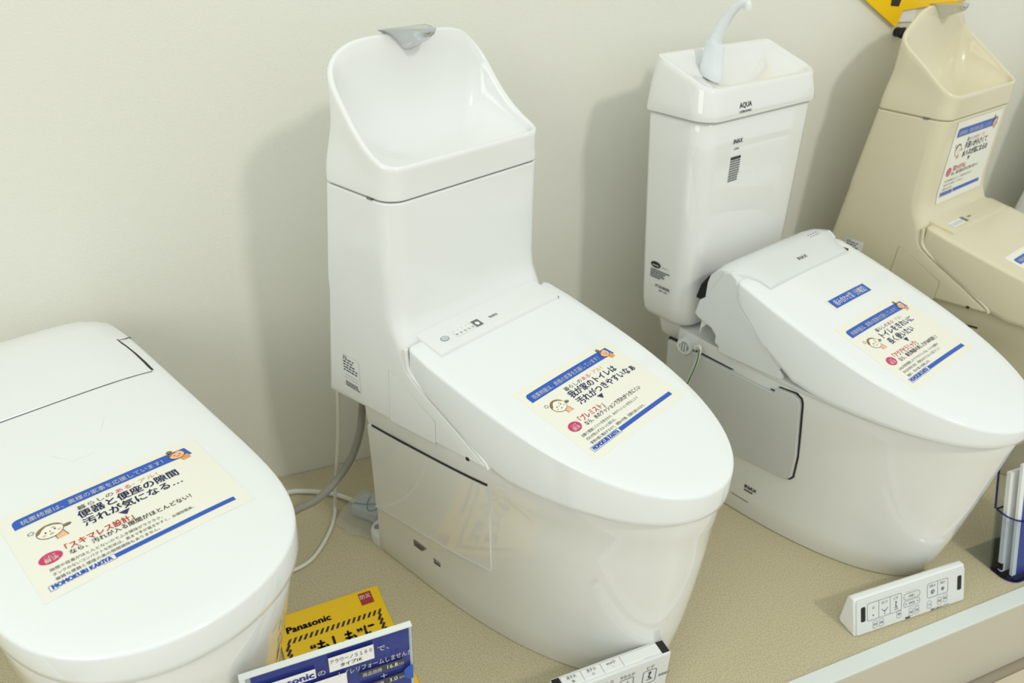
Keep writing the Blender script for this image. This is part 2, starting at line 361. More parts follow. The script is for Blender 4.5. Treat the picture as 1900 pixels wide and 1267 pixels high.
def integral_toilet(T, label, plastic, lidm, ceramic, cream=False):
    t = thing('toilet', label, 'toilet', (T[0], T[1], 0), T[2])
    # --- glazed pedestal
    prof = [(0, .163, -.10, -.560, .057), (.004, .165, -.10, -.564, .058), (.06, .166, -.10, -.575, .058), (.14, .167, -.11, -.588, .058), (.23, .169, -.12, -.597, .058),
            (.31, .172, -.13, -.603, .057), (.345, .1735, -.14, -.606, .056), (.352, .176, -.14, -.608, .056), (.385, .178, -.15, -.609, .056), (.402, .177, -.15, -.608, .056), (.412, .172, -.15, -.603, .053)]
    R = []
    for z, w_, y0, yt, yb in prof:
        R.append([(x, y, min(z+(max(0, -y-.05)*.045 if z > .34 else 0), .43)) for x, y in bowl_ring(w_, y0, yt, 2.35 if z < .2 else 2.6, yb, w_-.002, .009)])
    v, f = loft(R); obj('pedestal', v, f, ceramic, t, ang=60)
    v, f = loft([[(x, y, z) for x, y in rrect(-.162+e, .162-e, .02, .106-e, .03, .032)] for z, e in ((0, 0), (.022, 0), (.028, .003), (.030, .008))])
    obj('foot_flange', v, f, ceramic, t, ang=50)
    for s in (-1, 1):
        v, f = loft([[(s*.144+.0075*cos(a), .083+.0075*sin(a), z) for a in [2*PI*i/16 for i in range(16)]] for z in (.0296, .0312)]); obj('screw_cap', v, f, M['grey'], t)
    # --- side service panel (both sides), slightly proud of the pedestal, above a thin ledge
    def skx(y, z):
        P = lerp(z, [(a, b) for a, b, *_ in prof]); y0 = lerp(z, [(a, c) for a, b, c, *_ in prof]); yt = lerp(z, [(a, d) for a, b, c, d, e in prof])
        tt = max(0, (y0-y)/(y0-yt)); return P*math.sqrt(max(0, 1-tt**(2.35 if z < .2 else 2.6)))
    for s in (-1, 1):
        V = []; n = 12
        zt = lambda y: .343+(.05-y)*.10; zb = lambda y: .137+(.02-y)*.115
        for lay in (0, 1):
            for j in range(5):
                for i in range(n+1):
                    y = .047-i/n*.325; z = zb(y)+(zt(y)-zb(y))*j/4
                    V.append((s*(skx(y, z)+(.0032 if lay else -.004)), y, z))
        m_ = (n+1)*5; F = []
        for L in (0, 1):
            for j in range(4):
                for i in range(n): a = L*m_+j*(n+1)+i; F.append((a, a+1, a+n+2, a+n+1))
        ed = [i for i in range(n+1)]+[j*(n+1)+n for j in range(1, 5)]+[4*(n+1)+i for i in range(n-1, -1, -1)]+[j*(n+1) for j in range(3, 0, -1)]
        F += [(ed[i], ed[(i+1) % len(ed)], ed[(i+1) % len(ed)]+m_, ed[i]+m_) for i in range(len(ed))]
        obj('side_panel', V, F, ceramic, t, ang=40)
        V = []
        for i in range(n+1):
            y = .047-i/n*.323
            for dx, dz in ((-.003, 0), (.0052, 0), (.0045, -.0045), (-.003, -.006)): V.append((s*(skx(y, zb(y))+dx), y, zb(y)-.0012+dz))
        obj('panel_ledge', V, [(i*4+k, i*4+(k+1) % 4, i*4+4+(k+1) % 4, i*4+4+k) for i in range(n) for k in range(4)]+[(0, 1, 2, 3), (n*4+3, n*4+2, n*4+1, n*4)], ceramic, t, ang=40)
        V = []
        for i in range(n+1):
            y = .036-i/n*.311
            for dx, dz in ((-.003, 0), (.0012, 0), (.0012, .0040), (-.003, .0040)): V.append((s*(skx(y, zt(y))+dx), y, zt(y)+dz))
        obj('panel_gap', V, [(i*4+k, i*4+(k+1) % 4, i*4+4+(k+1) % 4, i*4+4+k) for i in range(n) for k in range(4)]+[(0, 1, 2, 3), (n*4+3, n*4+2, n*4+1, n*4)], M['dark'], t, ang=40)
    # --- tank housing with the forward cheeks that hold the seat
    zlow = lambda y: .399-.085*y
    fr = [(.385, -.284), (.43, -.290), (.467, -.221), (.511, -.131), (.527, -.106), (.545, -.096), (.566, -.0925), (.585, -.090), (.60, -.084), (.62, -.077), (.65, -.0735), (.8285, -.073)]
    bk = [(.385, .152), (.83, .097)]
    R = []
    for z, ins, rf, rb in ((.385, .008, .008, .02), (.3855, .003, .008, .02), (.395, 0, .008, .02), (.41, 0, .008, .02), (.43, 0, .008, .02), (.448, 0, .008, .02), (.467, 0, .008, .02), (.489, 0, .008, .02), (.511, 0, .009, .02), (.527, 0, .012, .02), (.545, 0, .016, .02),
                           (.566, 0, .02, .02), (.585, 0, .026, .02), (.60, 0, .03, .02), (.62, 0, .032, .02), (.65, 0, .033, .014), (.72, 0, .034, .014), (.80, 0, .034, .014), (.826, 0, .034, .014), (.8285, .002, .033, .014)):
        R.append([(x, y, max(z, zlow(y)+(.0 if ins == .008 else .004 if ins else .008)) if z < .43 else max(z, zlow(y)+.008+(z-.43)*.2)) for x, y in rrect(-.1905+ins, .1838-ins, lerp(z, fr)+ins, lerp(z, bk)-ins, rf, rb, 7, 8)])
    v, f = loft(R); obj('tank_housing', v, f, plastic, t, ang=38)
    # lip along the cheek that follows the lid
    for s in (-1, 1):
        pts = [(s*.1865, y+.0015, z+.0025) for y, z in ((-.0925, .574), (-.0945, .556), (-.101, .534), (-.129, .5145), (-.175, .4915), (-.221, .4695), (-.255, .4525), (-.284, .436), (-.291, .426))]
        v, f = tube(pts, .0048, 8, 4); obj('cheek_lip', v, f, plastic, t, ang=60)
        # service cover outline plate
        prf = [(-.048, .517), (-.060, .514), (-.080, .505), (-.165, .463), (-.165, .4165), (-.043, .4065)]
        sd = -.1905 if s < 0 else .1838; n = len(prf)
        cy, cz = -.10, .46
        V = [(sd-s*.001, y+(.0011 if y > cy else -.0011), z+(.0011 if z > cz else -.0011)) for y, z in prf]+[(sd+s*.00025, y+(.0011 if y > cy else -.0011), z+(.0011 if z > cz else -.0011)) for y, z in prf]
        obj('cover_joint', V, [tuple(range(n)), tuple(range(2*n-1, n-1, -1))]+[(i, (i+1) % n, (i+1) % n+n, i+n) for i in range(n)], M['joint'] if not cream else M['creamj'], t)
        V = [(sd-s*.001, y, z) for y, z in prf]+[(sd+s*.0007, y, z) for y, z in prf]
        obj('service_cover', V, [tuple(range(n)), tuple(range(2*n-1, n-1, -1))]+[(i, (i+1) % n, (i+1) % n+n, i+n) for i in range(n)], plastic, t, bevel=.0002)
        obj('cover_slot', *box(sd-.0012, sd+.0012, -.2475, -.2405, .4235, .4295), M['dark'], t)
    # --- deck between the lid arms
    ys = [-.1500, -.1490, -.146, -.13, -.11, -.094, -.088, -.082, -.076, -.071, -.066]
    zt = lambda x, y: lerp(y, [(-.1500, .5755), (-.149, .5795), (-.146, .5805), (-.11, .5865), (-.094, .5895), (-.088, .592), (-.082, .596), (-.076, .607), (-.071, .625), (-.066, .66)])
    v, f = slab_rows(ys, lambda y: .157 if y < -.09 else .157, zt, .02, 12, .0015); obj('control_deck', v, f, plastic, t, ang=45)
    # --- lid
    ol = bowl_ring(LW, LY0, LYT, 3.0, -.0945, .188, .012)
    make_lid(t, ol, lid_z, LIDB, lidm)
    obj('hinge_gap', *box(.157, .1592, -.1495, -.128, .566, .5772), M['dark'], t)
    # --- tank lid = wash basin
    oi = rrect(-.1905, .1838, -.0745, .097, .034, .014, 9, 12); ot = [(x*(1-(.055 if x > 0 else .035)*max(0, min(1, (y+.02)/.1))), y) for x, y in rrect(-.1895, .181, -.0745, .096, .034, .036, 9, 12)]
    back = [(0, 1.053), (.06, 1.051), (.10, 1.050), (.12, 1.047), (.14, 1.041), (.150, 1.034)]
    side = [(-.075, .8865), (-.055, .889), (-.036, .8965), (-.018, .907), (0, .920), (.02, .938), (.044, .966), (.062, .992)]
    if cream: back = [(0, 1.06), (.05, 1.057), (.09, 1.050), (.12, 1.035), (.14, 1.018), (.150, 1.006)]; side = [(-.075, .886), (-.06, .890), (-.03, .909), (0, .932), (.02, .947), (.044, .962), (.062, .975)]
    def hh(x, y):
        if y <= .062: return lerp(y, side)
        if abs(x) <= .150: return lerp(abs(x), back)
        a = math.atan2(y-.062, abs(x)-.150)/(PI/2); a = max(0, min(1, a)); return side[-1][1]*(1-a)+back[-1][1]*a
    oi, ot = resample(oi, 176), resample(ot, 176)
    H_ = [hh(x, y) for x, y in ot]
    for _ in range(16): H_ = [(H_[i-1]+2*H_[i]+H_[(i+1) % len(H_)])/4 for i in range(len(H_))]
    R = [[(x, y, .8315) for x, y in shrink(oi, .003)], [(x, y, .8325) for x, y in shrink(oi, .0006)]]
    for tt in (.0, .02, .1, .2, .3, .4, .5, .6, .7, .8, .9):
        q = max(0, min(1, (tt-.05)/.6)); q = q*q*(3-2*q)
        R.append([(x+(a-x)*q, y+(b-y)*q, .834+(h-.006-.834)*tt) for (x, y), (a, b), h in zip(oi, ot, H_)])
    oi, ob = ot, oi
    for d, dz in ((0, .006), (.0008, .0028), (.003, .0006), (.0055, 0), (.0085, .0012), (.0105, .004)): R.append([(x, y, h-dz) for (x, y), h in zip(shrink(oi, d), H_)])
    inn = shrink(oi, .0115); zf = .858; cx, cy = 0, -.012
    for k in range(1, 15):
        a = PI/2*k/15; rr = cos(a)**.75; dd = 1-(1-sin(a))**(1.15)
        R.append([(cx+(x-cx)*rr, cy+(y-cy)*rr, zf+(h-.006-zf)*(1-dd)) for (x, y), h in zip(inn, H_)])
    v, f = loft(R); obj('wash_basin_lid', v, f, plastic, t, ang=60)
    obj('seam_recess', *loft([[(x, y, z) for x, y in shrink(ob, .007)] for z in (.825, .835)]), M['grey'] if not cream else M['creamc'], t)
    for s in (-1, 1): obj('lid_notch', *box((-.1895 if s < 0 else .183)-.0016, (-.1895 if s < 0 else .183)+.0016, -.029, -.017, .8285, .8325), M['mgrey'], t)
    # --- chrome spout
    R = []
    for y, wt, wb, z1, z0 in ((.096, .054, .010, 1.058, 1.016), (.092, .054, .012, 1.0585, 1.018), (.08, .049, .012, 1.059, 1.024), (.066, .039, .011, 1.0595, 1.031), (.052, .030, .011, 1.060, 1.038), (.041, .024, .012, 1.0605, 1.043), (.036, .019, .010, 1.0600, 1.047), (.0345, .013, .007, 1.057, 1.051)):
        P = [(-wt, y, z1-.001), (-wt*.93, y, z1), (0, y, z1+.0006), (wt*.93, y, z1), (wt, y, z1-.001)]
        for q in (.82, .6, .35): P.append((wb+(wt-wb)*q**.75, y, z0+(z1-z0)*q))
        P += [(wb, y, z0+.003), (wb*.5, y, z0), (-wb*.5, y, z0), (-wb, y, z0+.003)]
        for q in (.35, .6, .82): P.append((-(wb+(wt-wb)*q**1.5), y, z0+(z1-z0)*q))
        R.append([(x-.004*(y-.035)/.06, y, z) for x, y, z in P])
    v, f = loft(R); obj('spout', v, f, M['chrome'], t, ang=40, bevel=0)
    # --- printed marks on the deck
    dz = lambda x, y, h: zt(x, y)+h
    p = Print()
    if not cream:
        p.ell(-.123, -.122, .0088, .0066, M['mgrey'], 1); p.ell(-.123, -.122, .0078, .0058, M['lgrey'], 2)
        p.rect(-.100, -.052, -.131, -.115, M['white'], 1, 2, 1); p.rect(-.052, -.034, -.131, -.113, M['mgrey'], 1, 2, 1); p.ell(-.043, -.123, .0045, .0045, M['white'], 2)
        for i in range(5): p.ell(-.096+i*.0098, -.117, .0009, .0007, M['ink'], 2, 8); p.ell(-.096+i*.0098, -.1255, .0028, .0024, M['mgrey'], 2, 10); p.ell(-.096+i*.0098, -.1255, .0018, .0014, M['white'], 3, 8)
        p.text('TOTO', -.012, -.1255, .0062, M['mgrey'], .021, .03)
    else:
        p.rect(-.128, -.046, -.138, -.120, M['white'], 1, 2, 1); p.rect(-.062, -.046, -.138, -.119, M['mgrey'], 2, 2, 1)
        for i in range(6): p.rring(-.122+i*.0095, -.116+i*.0095, -.134, -.125, .002, .0009, M['mgrey'], 2)
        p.text('TOTO', -.032, -.129, .0055, M['mgrey'], .019, .03)
    p.build('printed_marks', lambda a, b, h: (a, b, zt(a, b)+h), t)
    # --- side rating label
    fn = lambda a, b, h: (-.1908-h, .090-a, .424+b)
    p = Print(); p.rect(0, .05, 0, .073, M['paper'] if cream else M['plastic'], 0, 2, 2)
    rnd = random.Random(3)
    p.text('TOTO', .003, .067, .004, M['ink'], .012, .02)
    for r_ in range(5):
        x = .003
        while x < .043-(.012 if r_ < 3 else 0):
            l = rnd.uniform(.003, .009); p.rect(x, x+l, .0625-r_*.0062, .0655-r_*.0062, M['dgrey'], 1, 1, 1); x += l+rnd.uniform(.001, .003)
    for yy in (.029, .022): p.line([(.004, yy), (.046, yy)], .0006, M['mgrey'], 1)
    for r_ in range(3):
        x = .006
        while x < .042: l = rnd.uniform(.002, .008); p.rect(x, x+l, .012-r_*.004, .0145-r_*.004, M['dgrey'], 1, 1, 1); x += l+.001
    p.build('rating_label', fn, t)
    p = Print()
    for r_ in range(3): p.rect(0, .038-.006*r_, .024-r_*.006, .028-r_*.006, M['dgrey'] if r_ else M['hair'], 1, 1, 1)
    p.text('ECO', .060, .011, .007, M['dgrey'], .018, .02); p.rect(.06, .078, .004, .009, M['dgrey'], 1, 1, 1)
    fn2 = lambda a, b, h: (-(skx(-.066-a, .08+b)+.0004+h), -.066-a, .080+b)
    p.build('printed_marks', fn2, t)
    return t
A_T = (0.2173, -0.3002, math.radians(25.24)); C_T = (1.5799, -0.1957, math.radians(17.12))
integral_toilet(A_T, 'glossy white one-piece toilet with chrome spout, in the middle of the row', M['plastic'], M['lid'], M['ceramic'])
integral_toilet(C_T, 'cream-coloured one-piece toilet with a sticker on its tank, right of the white two-piece toilet', M['cream'], M['cream'], M['creamc'], True)
e = integral_toilet((2.296, -.196, math.radians(17.1)), 'grey-white toilet tank just visible at the right edge behind the cream toilet', M['plastic'], M['lid'], M['ceramic'])

# ------------------------------------------------------------------ two-piece toilet
B_T = (0.95292, -0.27920, 0.314159)
BK = .28
def lidB(x, y): return .571+BK*(y+.146)+.006*(1-min(1, (x/.205)**2))-(.004*max(0, (y+.12)/.03) if y > -.12 else 0)
def two_piece(T):
    t = thing('toilet', 'white two-piece toilet with tapered cistern, curved white spout and grey side panel', 'toilet', (T[0], T[1], 0), T[2])
    # cistern
    R = []
    for z, wx, yf, yb, r in ((.404, .150, .045, .105, .03), (.406, .168, .026, .122, .04), (.412, .178, .016, .131, .045), (.425, .184, .011, .136, .046), (.45, .187, .009, .139, .046), (.56, .191, .012, .147, .046), (.70, .196, .016, .157, .046), (.80, .199, .019, .164, .046), (.866, .201, .021, .168, .046), (.871, .199, .023, .166, .045), (.874, .190, .032, .157, .04)):
        R.append([(x, y, z+(.02*(y-.07) if z < .46 else 0)) for x, y in rrect(-wx-.003, wx+.004, yf, yb+.008, r, r*.4, 8, 6)])
    v, f = loft(R); obj('cistern', v, f, M['ceramic'], t, ang=60)
    o1 = rrect(-.211, .211, .014, .182, .046, .018, 8, 8); o2 = rrect(-.200, .200, .026, .178, .040, .022, 8, 8)
    side = [(.02, .934), (.05, .942), (.17, .985)]
    top = lambda y: lerp(y, side)
    R = [[(x, y, .8785) for x, y in shrink(o1, .006)], [(x, y, .877) for x, y in shrink(o1, .001)], [(x, y, .881) for x, y in o1]]
    for q in (.25, .5, .75, .93):
        R.append([(x1+(x2-x1)*q**1.3, y1+(y2-y1)*q**1.3, .881+(top(y2)-.004-.881)*q) for (x1, y1), (x2, y2) in zip(o1, o2)])
    for d, dz in ((.001, .001), (.004, 0), (.010, 0), (.014, .0012), (.017, .005)): R.append([(x, y, top(y)-dz) for x, y in shrink(o2, d)])
    ins = shrink(o2, .018)
    for q, dd in ((.97, .010), (.92, .016), (.82, .021), (.65, .025), (.45, .028), (.25, .030), (.08, .031)):
        R.append([(x*q, .09+(y-.09)*q, (top(y)*q+.942*(1-q))-dd) for x, y in ins])
    v, f = loft(R); obj('cistern_lid', v, f, M['ceramic'], t, ang=60)
    # spout
    pth = [(-.076, .128, .955), (-.076, .128, .985), (-.073, .122, 1.018), (-.070, .108, 1.050), (-.069, .092, 1.072), (-.068, .076, 1.083), (-.0675, .066, 1.0845)]
    v, f = tube(pth, lambda s: .0175-.0095*min(1, s*1.35), 16, 5)
    sp = obj('filler_spout', v, f, M['faucet'], t, ang=60)
    v, f = loft([[(-.0765+(.0168*q)*cos(a), .121+(.027*q)*sin(a), z+.25*(.03*q)*sin(a)) for a in [2*PI*i/28 for i in range(28)]] for q, z in ((1.05, .936), (1.05, .950), (.98, .960), (.92, .976), (.85, .994), (.8, 1.004))]); obj('spout_base', v, f, M['faucet'], t, ang=60)
    v, f = tube([(-.0675, .068, 1.086), (-.0675, .064, 1.079), (-.0675, .0635, 1.072)], .0082, 14, 3); obj('spout_tip', v, f, M['wedge'], t, ang=60)
    # letters on cistern front and side
    yfr = lambda z: lerp(z, [(.45, .009), (.70, .016), (.866, .021)])
    p = Print(); p.text('AQUA', -.110, .896, .0125, M['dgrey'], .042, .01); p.text('CERAMIC', -.110, .8865, .0052, M['dgrey'], .042, .02)
    p.build('brand_lettering', lambda a, b, h: (a, lerp(b, [(.881, .014), (.93, .024)])-h-.0006, b), t)
    p = Print(); p.text('INAX', -.106, .822, .0115, M['ink'], .031, .01); p.text('LIXIL', -.101, .809, .0045, M['ink'], .018, .02)
    p.rect(-.108, -.073, .788, .794, M['ink'], 1, 1, 1); rnd = random.Random(5)
    for r_ in range(9):
        x = -.108
        while x < -.077: l = rnd.uniform(.003, .010); p.rect(x, min(x+l, -.073), .783-r_*.0052, .7862-r_*.0052, M['mgrey'], 1, 1, 1); x += l+.0008
    p.build('printed_notice', lambda a, b, h: (a, yfr(b)-h-.0006, b), t)
    xs = lambda z: -.003-lerp(z, [(.45, .187), (.56, .191), (.70, .196)])
    p = Print(); p.ell(.013, .060, .014, .0075, M['ink'], 1); p.text('e-cotton', .004, .0575, .005, M['white'], .018, .02, lift=3); rnd = random.Random(8)
    p.text('水のやさしさ', .031, .057, .004, M['mgrey'], .02)
    for r_ in range(5):
        x = .0
        while x < .045-r_*.004: l = rnd.uniform(.003, .011); p.rect(x, x+l, .046-r_*.0045, .049-r_*.0045, M['mgrey'], 1, 1, 1); x += l+.001
    p.text('DT-ZA180U(N)', .018, .008, .008, M['ink'], .040, .01); p.text('BW1 1234', .030, .0, .0045, M['ink'], .022, .02)
    p.build('printed_notice', lambda a, b, h: (xs(.48+b)-.0012-h, .122-a, .482+b), t)
    # ceramic pedestal
    prof = [(0, .156, -.12, -.560, .06), (.004, .159, -.12, -.565, .062), (.06, .161, -.13, -.582, .062), (.14, .164, -.14, -.598, .062), (.22, .169, -.15, -.610, .06), (.30, .176, -.17, -.620, .055), (.36, .183, -.19, -.628, .05), (.392, .187, -.20, -.632, .05), (.402, .184, -.2, -.628, .048)]
    R = [[(x, y, z) for x, y in bowl_ring(w_, y0, yt, 2.4 if z < .15 else 2.7, yb, min(w_-.002, .168))] for z, w_, y0, yt, yb in prof]
    v, f = loft(R); obj('pedestal', v, f, M['ceramic'], t, ang=60)
    def skx(y, z):
        P = lerp(z, [(a, b) for a, b, *_ in prof]); y0 = lerp(z, [(a, c) for a, b, c, *_ in prof]); yt = lerp(z, [(a, d) for a, b, c, d, e in prof])
        if y > y0: u = (y-y0)/(.05-y0); return P+(min(P-.002, .168)-P)*min(1, u)
        tt = (y0-y)/(y0-yt); return P*math.sqrt(max(0, 1-tt**(2.4 if z < .15 else 2.7)))
    # grey side panel, hung proud of the ceramic
    for s in (-1, 1):
        prf = [(.060, .363), (-.225, .372), (-.232, .372), (-.236, .387), (-.276, .391), (-.289, .384), (-.293, .372), (-.304, .24), (-.303, .182), (-.296, .172), (-.28, .168), (.01, .142), (.045, .143)]
        from mathutils.geometry import tessellate_polygon
        def plate(off, grow):
            cy = sum(a for a, b in prf)/len(prf); cz = sum(b for a, b in prf)/len(prf)
            return [(s*(max(skx(y, z), .160)+off), y+(grow if y > cy else -grow), z+(grow if z > cz else -grow)) for y, z in prf]
        for nm, o0, o1_, g, mm in (('panel_gap', -.006, .0012, .0035, M['dark']), ('side_panel', -.005, .009, 0, M['panel'])):
            a_, b_ = plate(o0, g), plate(o1_, g); n = len(prf)
            obj(nm, a_+b_, [tuple(range(n)), tuple(range(2*n-1, n-1, -1))]+[(i, (i+1) % n, (i+1) % n+n, i+n) for i in range(n)], mm, t, bevel=.002 if nm == 'side_panel' else 0)
    p = Print(); p.text('INAX', 0, .012, .011, M['ink'], .030, .03); p.rect(.0, .022, .003, .008, M['mgrey'], 1, 1, 1); p.rect(-.03, .016, -.026, -.0245, M['ink'], 1, 1, 1)
    p.build('printed_marks', lambda a, b, h: (-(skx(-.200-a, .07+b)+.0006+h), -.200-a, .070+b), t)
    # seat unit housing with cheeks
    prf = [(-.036, .520), (-.046, .545), (-.060, .572), (-.067, .588), (-.085, .595), (-.102, .584), (-.108, .566), (-.110, .548), (-.124, .525), (-.164, .492), (-.207, .455), (-.243, .424), (-.248, .416), (-.240, .408), (-.120, .404), (-.086, .404), (-.084, .418), (-.074, .421), (-.073, .440), (-.060, .452), (-.024, .462), (-.012, .470), (-.019, .505)]
    n = len(prf)
    for s in (-1, 1):
        a_ = [(s*.150, y, z) for y, z in prf]; b_ = [(s*.196, y, z) for y, z in prf]
        obj('cheek', a_+b_, [tuple(range(n)), tuple(range(2*n-1, n-1, -1))]+[(i, (i+1) % n, (i+1) % n+n, i+n) for i in range(n)], M['pearl'], t, bevel=.004, seg=3)
    for s in (-1, 1):
        v, f = tube([(s*.1925, y+.001, z+.002) for y, z in ((-.108, .572), (-.111, .548), (-.124, .527), (-.164, .494), (-.207, .457), (-.236, .431))], .0042, 8, 4); obj('cheek_lip', v, f, M['pearl'], t, ang=60)
    ys = [-.032, -.036, -.045, -.060, -.075, -.0875, -.094, -.11, -.13, -.15, -.156, -.158]
    zt = lambda x, y: lerp(y, [(-.158, .573), (-.156, .5795), (-.150, .5825), (-.13, .5885), (-.11, .594), (-.094, .598), (-.0875, .600), (-.075, .601), (-.06, .598), (-.045, .590), (-.036, .578), (-.032, .56)])-.006*max(0, abs(x)-.14)/.06
    v, f = slab_rows(ys[:7], lambda y: .193, zt, .13, 16, .004); obj('housing', v, f, M['pearl'], t, ang=45)
    v, f = slab_rows(ys[6:], lambda y: lerp(y, [(-.158, .156), (-.12, .160), (-.098, .178), (-.094, .186)]), zt, .02, 16, .003); obj('control_deck', v, f, M['pearl'], t, ang=45)
    obj('hinge_gap', *box(.1555, .1595, -.155, -.134, .566, .5795), M['dark'], t)
    p = Print(); p.text('INAX', -.010, -.131, .010, M['mgrey'], .034, .02)
    for i in range(4): p.ell(.105+i*.011, -.080, .0022, .0018, M['mgrey'], 1, 8); p.line([(.101+i*.011, -.088), (.108+i*.011, -.088)], .0014, M['mgrey'], 1)
    p.build('printed_marks', lambda a, b, h: (a, b, zt(a, b)+h), t)
    R = [[(x, y, z) for x, z in ((-.194, .0), (-.194, .045), (-.150, .05), (-.150, .0))] for y, z in ((0, 0),)]
    prf = [(-.006, .505), (-.014, .540), (-.030, .566), (-.056, .588), (-.060, .56), (-.046, .51), (-.034, .504)]
    a_ = [(-.192, y, z) for y, z in prf]; b_ = [(-.12, y, z) for y, z in prf]; n = len(prf)
    obj('black_bracket', a_+b_, [tuple(range(n)), tuple(range(2*n-1, n-1, -1))]+[(i, (i+1) % n, (i+1) % n+n, i+n) for i in range(n)], M['black'], t, bevel=.003)
    # lid
    lb = [(-.60, .405), (-.34, .412), (-.29, .419), (-.243, .428), (-.207, .459), (-.164, .496), (-.124, .530), (-.111, .552), (-.09, .562)]
    ol = bowl_ring(.205, -.2, -.645, 3.05, -.102, .199, .014)
    make_lid(t, ol, lidB, lb, M['lid'], cy=-.33)
    # seat edge under the lid
    v, f = loft([[(x, y, z) for x, y in bowl_ring(w_, -.2, yt, 3.0, -.11, w_-.004, .02)] for z, w_, yt in ((.400, .190, -.634), (.404, .194, -.638), (.410, .194, -.638), (.413, .190, -.634))]); obj('seat', v, f, M['pearl'], t, ang=50)
    # water connection under the cistern
    v, f = loft([[(x, y, z+q*.0) for x, y in rrect(-.155+e, .02-e, .030+e, .120-e, .02, .02)] for z, e, q in ((.345, .02, 0), (.36, .006, 0), (.398, 0, 0), (.412, .004, 0))]); obj('cistern_bracket', v, f, M['ceramic'], t, ang=45)
    v, f = tube([(-.10, .09, .370), (-.125, .055, .366), (-.150, .015, .372), (-.165, -.018, .380)], .016, 14, 4); obj('water_elbow', v, f, M['wedge'], t)
    v, f = tube([(-.150, .012, .375), (-.178, .006, .375), (-.190, .004, .375)], .019, 18, 3); obj('pipe_union', v, f, M['wedge'], t)
    v, f = tube([(-.188, .004, .375), (-.192, .004, .375)], .012, 18, 1); obj('union_core', v, f, M['grey'], t)
    for k in range(3): obj('union_rib', *box(-.1935, -.1915, -.004+k*.007, -.0015+k*.007, .366, .384), M['wedge'], t)
    v, f = loft([[(x, y, z) for x, y in rrect(-.12+e, .12-e, -.02, .12, .03, .05)] for z, e in ((.05, 0), (.30, 0), (.36, .02))]); obj('outlet_neck', v, f, M['ceramic'], t, ang=50)
    return t
two_piece(B_T)

# ------------------------------------------------------------------ tankless toilet
D_T = (-0.52419, -0.27758, 0.383972)
def zD(x, y):
    z = lerp(y, [(-.70, .556), (-.55, .560), (-.30, .562), (-.146, .561), (-.06, .560), (0, .558), (.05, .556), (.10, .552), (.14, .544), (.165, .534), (.18, .521), (.19, .505), (.196, .48)])
    return z-.010*max(0, abs(x)/.19)**4
def tankless(T):
    t = thing('toilet', 'white tankless toilet with a broad flat lid, at the left edge of the platform', 'toilet', (T[0], T[1], 0), T[2])
    R = []
    for z, w_, y0, yt, yb in ((0, .140, -.10, -.560, .17), (.005, .143, -.10, -.565, .17), (.12, .154, -.15, -.600, .175), (.25, .165, -.2, -.632, .18), (.36, .173, -.25, -.658, .185), (.44, .178, -.28, -.674, .19), (.49, .180, -.3, -.681, .19), (.5, .175, -.3, -.675, .186)):
        R.append([(x, y, z) for x, y in bowl_ring(w_, y0, yt, lerp(z, [(0, 2.6), (.5, 4.4)]), yb, w_, .03)])
    v, f = loft(R); obj('pedestal', v, f, M['ceramic'], t, ang=60)
    ol = bowl_ring(.186, -.30, -.694, 4.6, .0033, .190, .002)
    lb = [(-.70, .508), (-.4, .510), (0, .512)]
    make_lid(t, ol, zD, lb, M['lid'], cy=-.34, edge=.005)
    # rear cover, curving down to the back
    ys = [.0045, .02, .05, .08, .10, .12, .14, .155, .17, .182, .192, .199]
    def wf(y): return .190 if y < .12 else .19-.065*((y-.12)/.079)**2.0
    rings = []
    for y in ys:
        w_ = wf(y); P = []
        for i in range(19):
            a = -1+2*i/18; x = w_*a; P.append((x, y, zD(x, y)-.03*max(0, abs(a)-.8)**2*8*(.4+y*4)))
        P += [(w_*.97, y, min(.472, zD(w_, y)-.02)), (-w_*.97, y, min(.472, zD(w_, y)-.02))]
        rings.append(P)
    v, f = loft(rings); obj('rear_cover', v, f, M['lid'], t, ang=50)
    # deck plate between the lid's arms
    v, f = slab_rows([-.1465, -.1455, -.12, -.09, -.06, -.03, 0, .0045, .012], lambda y: .166 if y > -.14 else .166, lambda x, y: zD(x, y)+(.0016 if y > -.146 else .0002), .012, 14, .0008); obj('control_deck', v, f, M['lid'], t, ang=50)
    V = []
    pts = [(.1672, .004), (.169, -.03), (.1695, -.07), (.1685, -.11), (.1665, -.143)]
    for i, (x, y) in enumerate(pts):
        wd = (.0008, .0014, .0022, .003, .0036)[i]
        for dx, dz in ((-.001, .0003), (wd, .0003), (wd, -.004), (-.001, -.004)): V.append((x+dx, y, zD(x, y)+dz))
    obj('hinge_gap', V, [(i*4+k, i*4+(k+1) % 4, i*4+4+(k+1) % 4, i*4+4+k) for i in range(4) for k in range(4)]+[(0, 1, 2, 3), (19, 18, 17, 16)], M['black'], t)
    V = []
    for k_ in range(25):
        x = -.166+k_*.332/24
        for dy, dz in ((-.1481, .0007), (-.1463, .0007), (-.1463, -.003), (-.1481, -.003)): V.append((x, dy, zD(x, -.147)+dz))
    obj('seam_line', V, [(i*4+k, i*4+(k+1) % 4, i*4+4+(k+1) % 4, i*4+4+k) for i in range(24) for k in range(4)]+[(0, 1, 2, 3), (99, 98, 97, 96)], M['mgrey'], t)
    obj('seam_line', *box(.168, .190, .0022, .0042, .53, .549), M['mgrey'], t)
    # seat edge and inner band under the lid
    v, f = loft([[(x, y, z) for x, y in bowl_ring(w_, -.3, yt, 4.5, 0, w_, .01)] for z, w_, yt in ((.496, .176, -.678), (.499, .181, -.685), (.507, .181, -.685))]); obj('seat', v, f, M['pearl'], t, ang=50)
    return t
tankless(D_T)

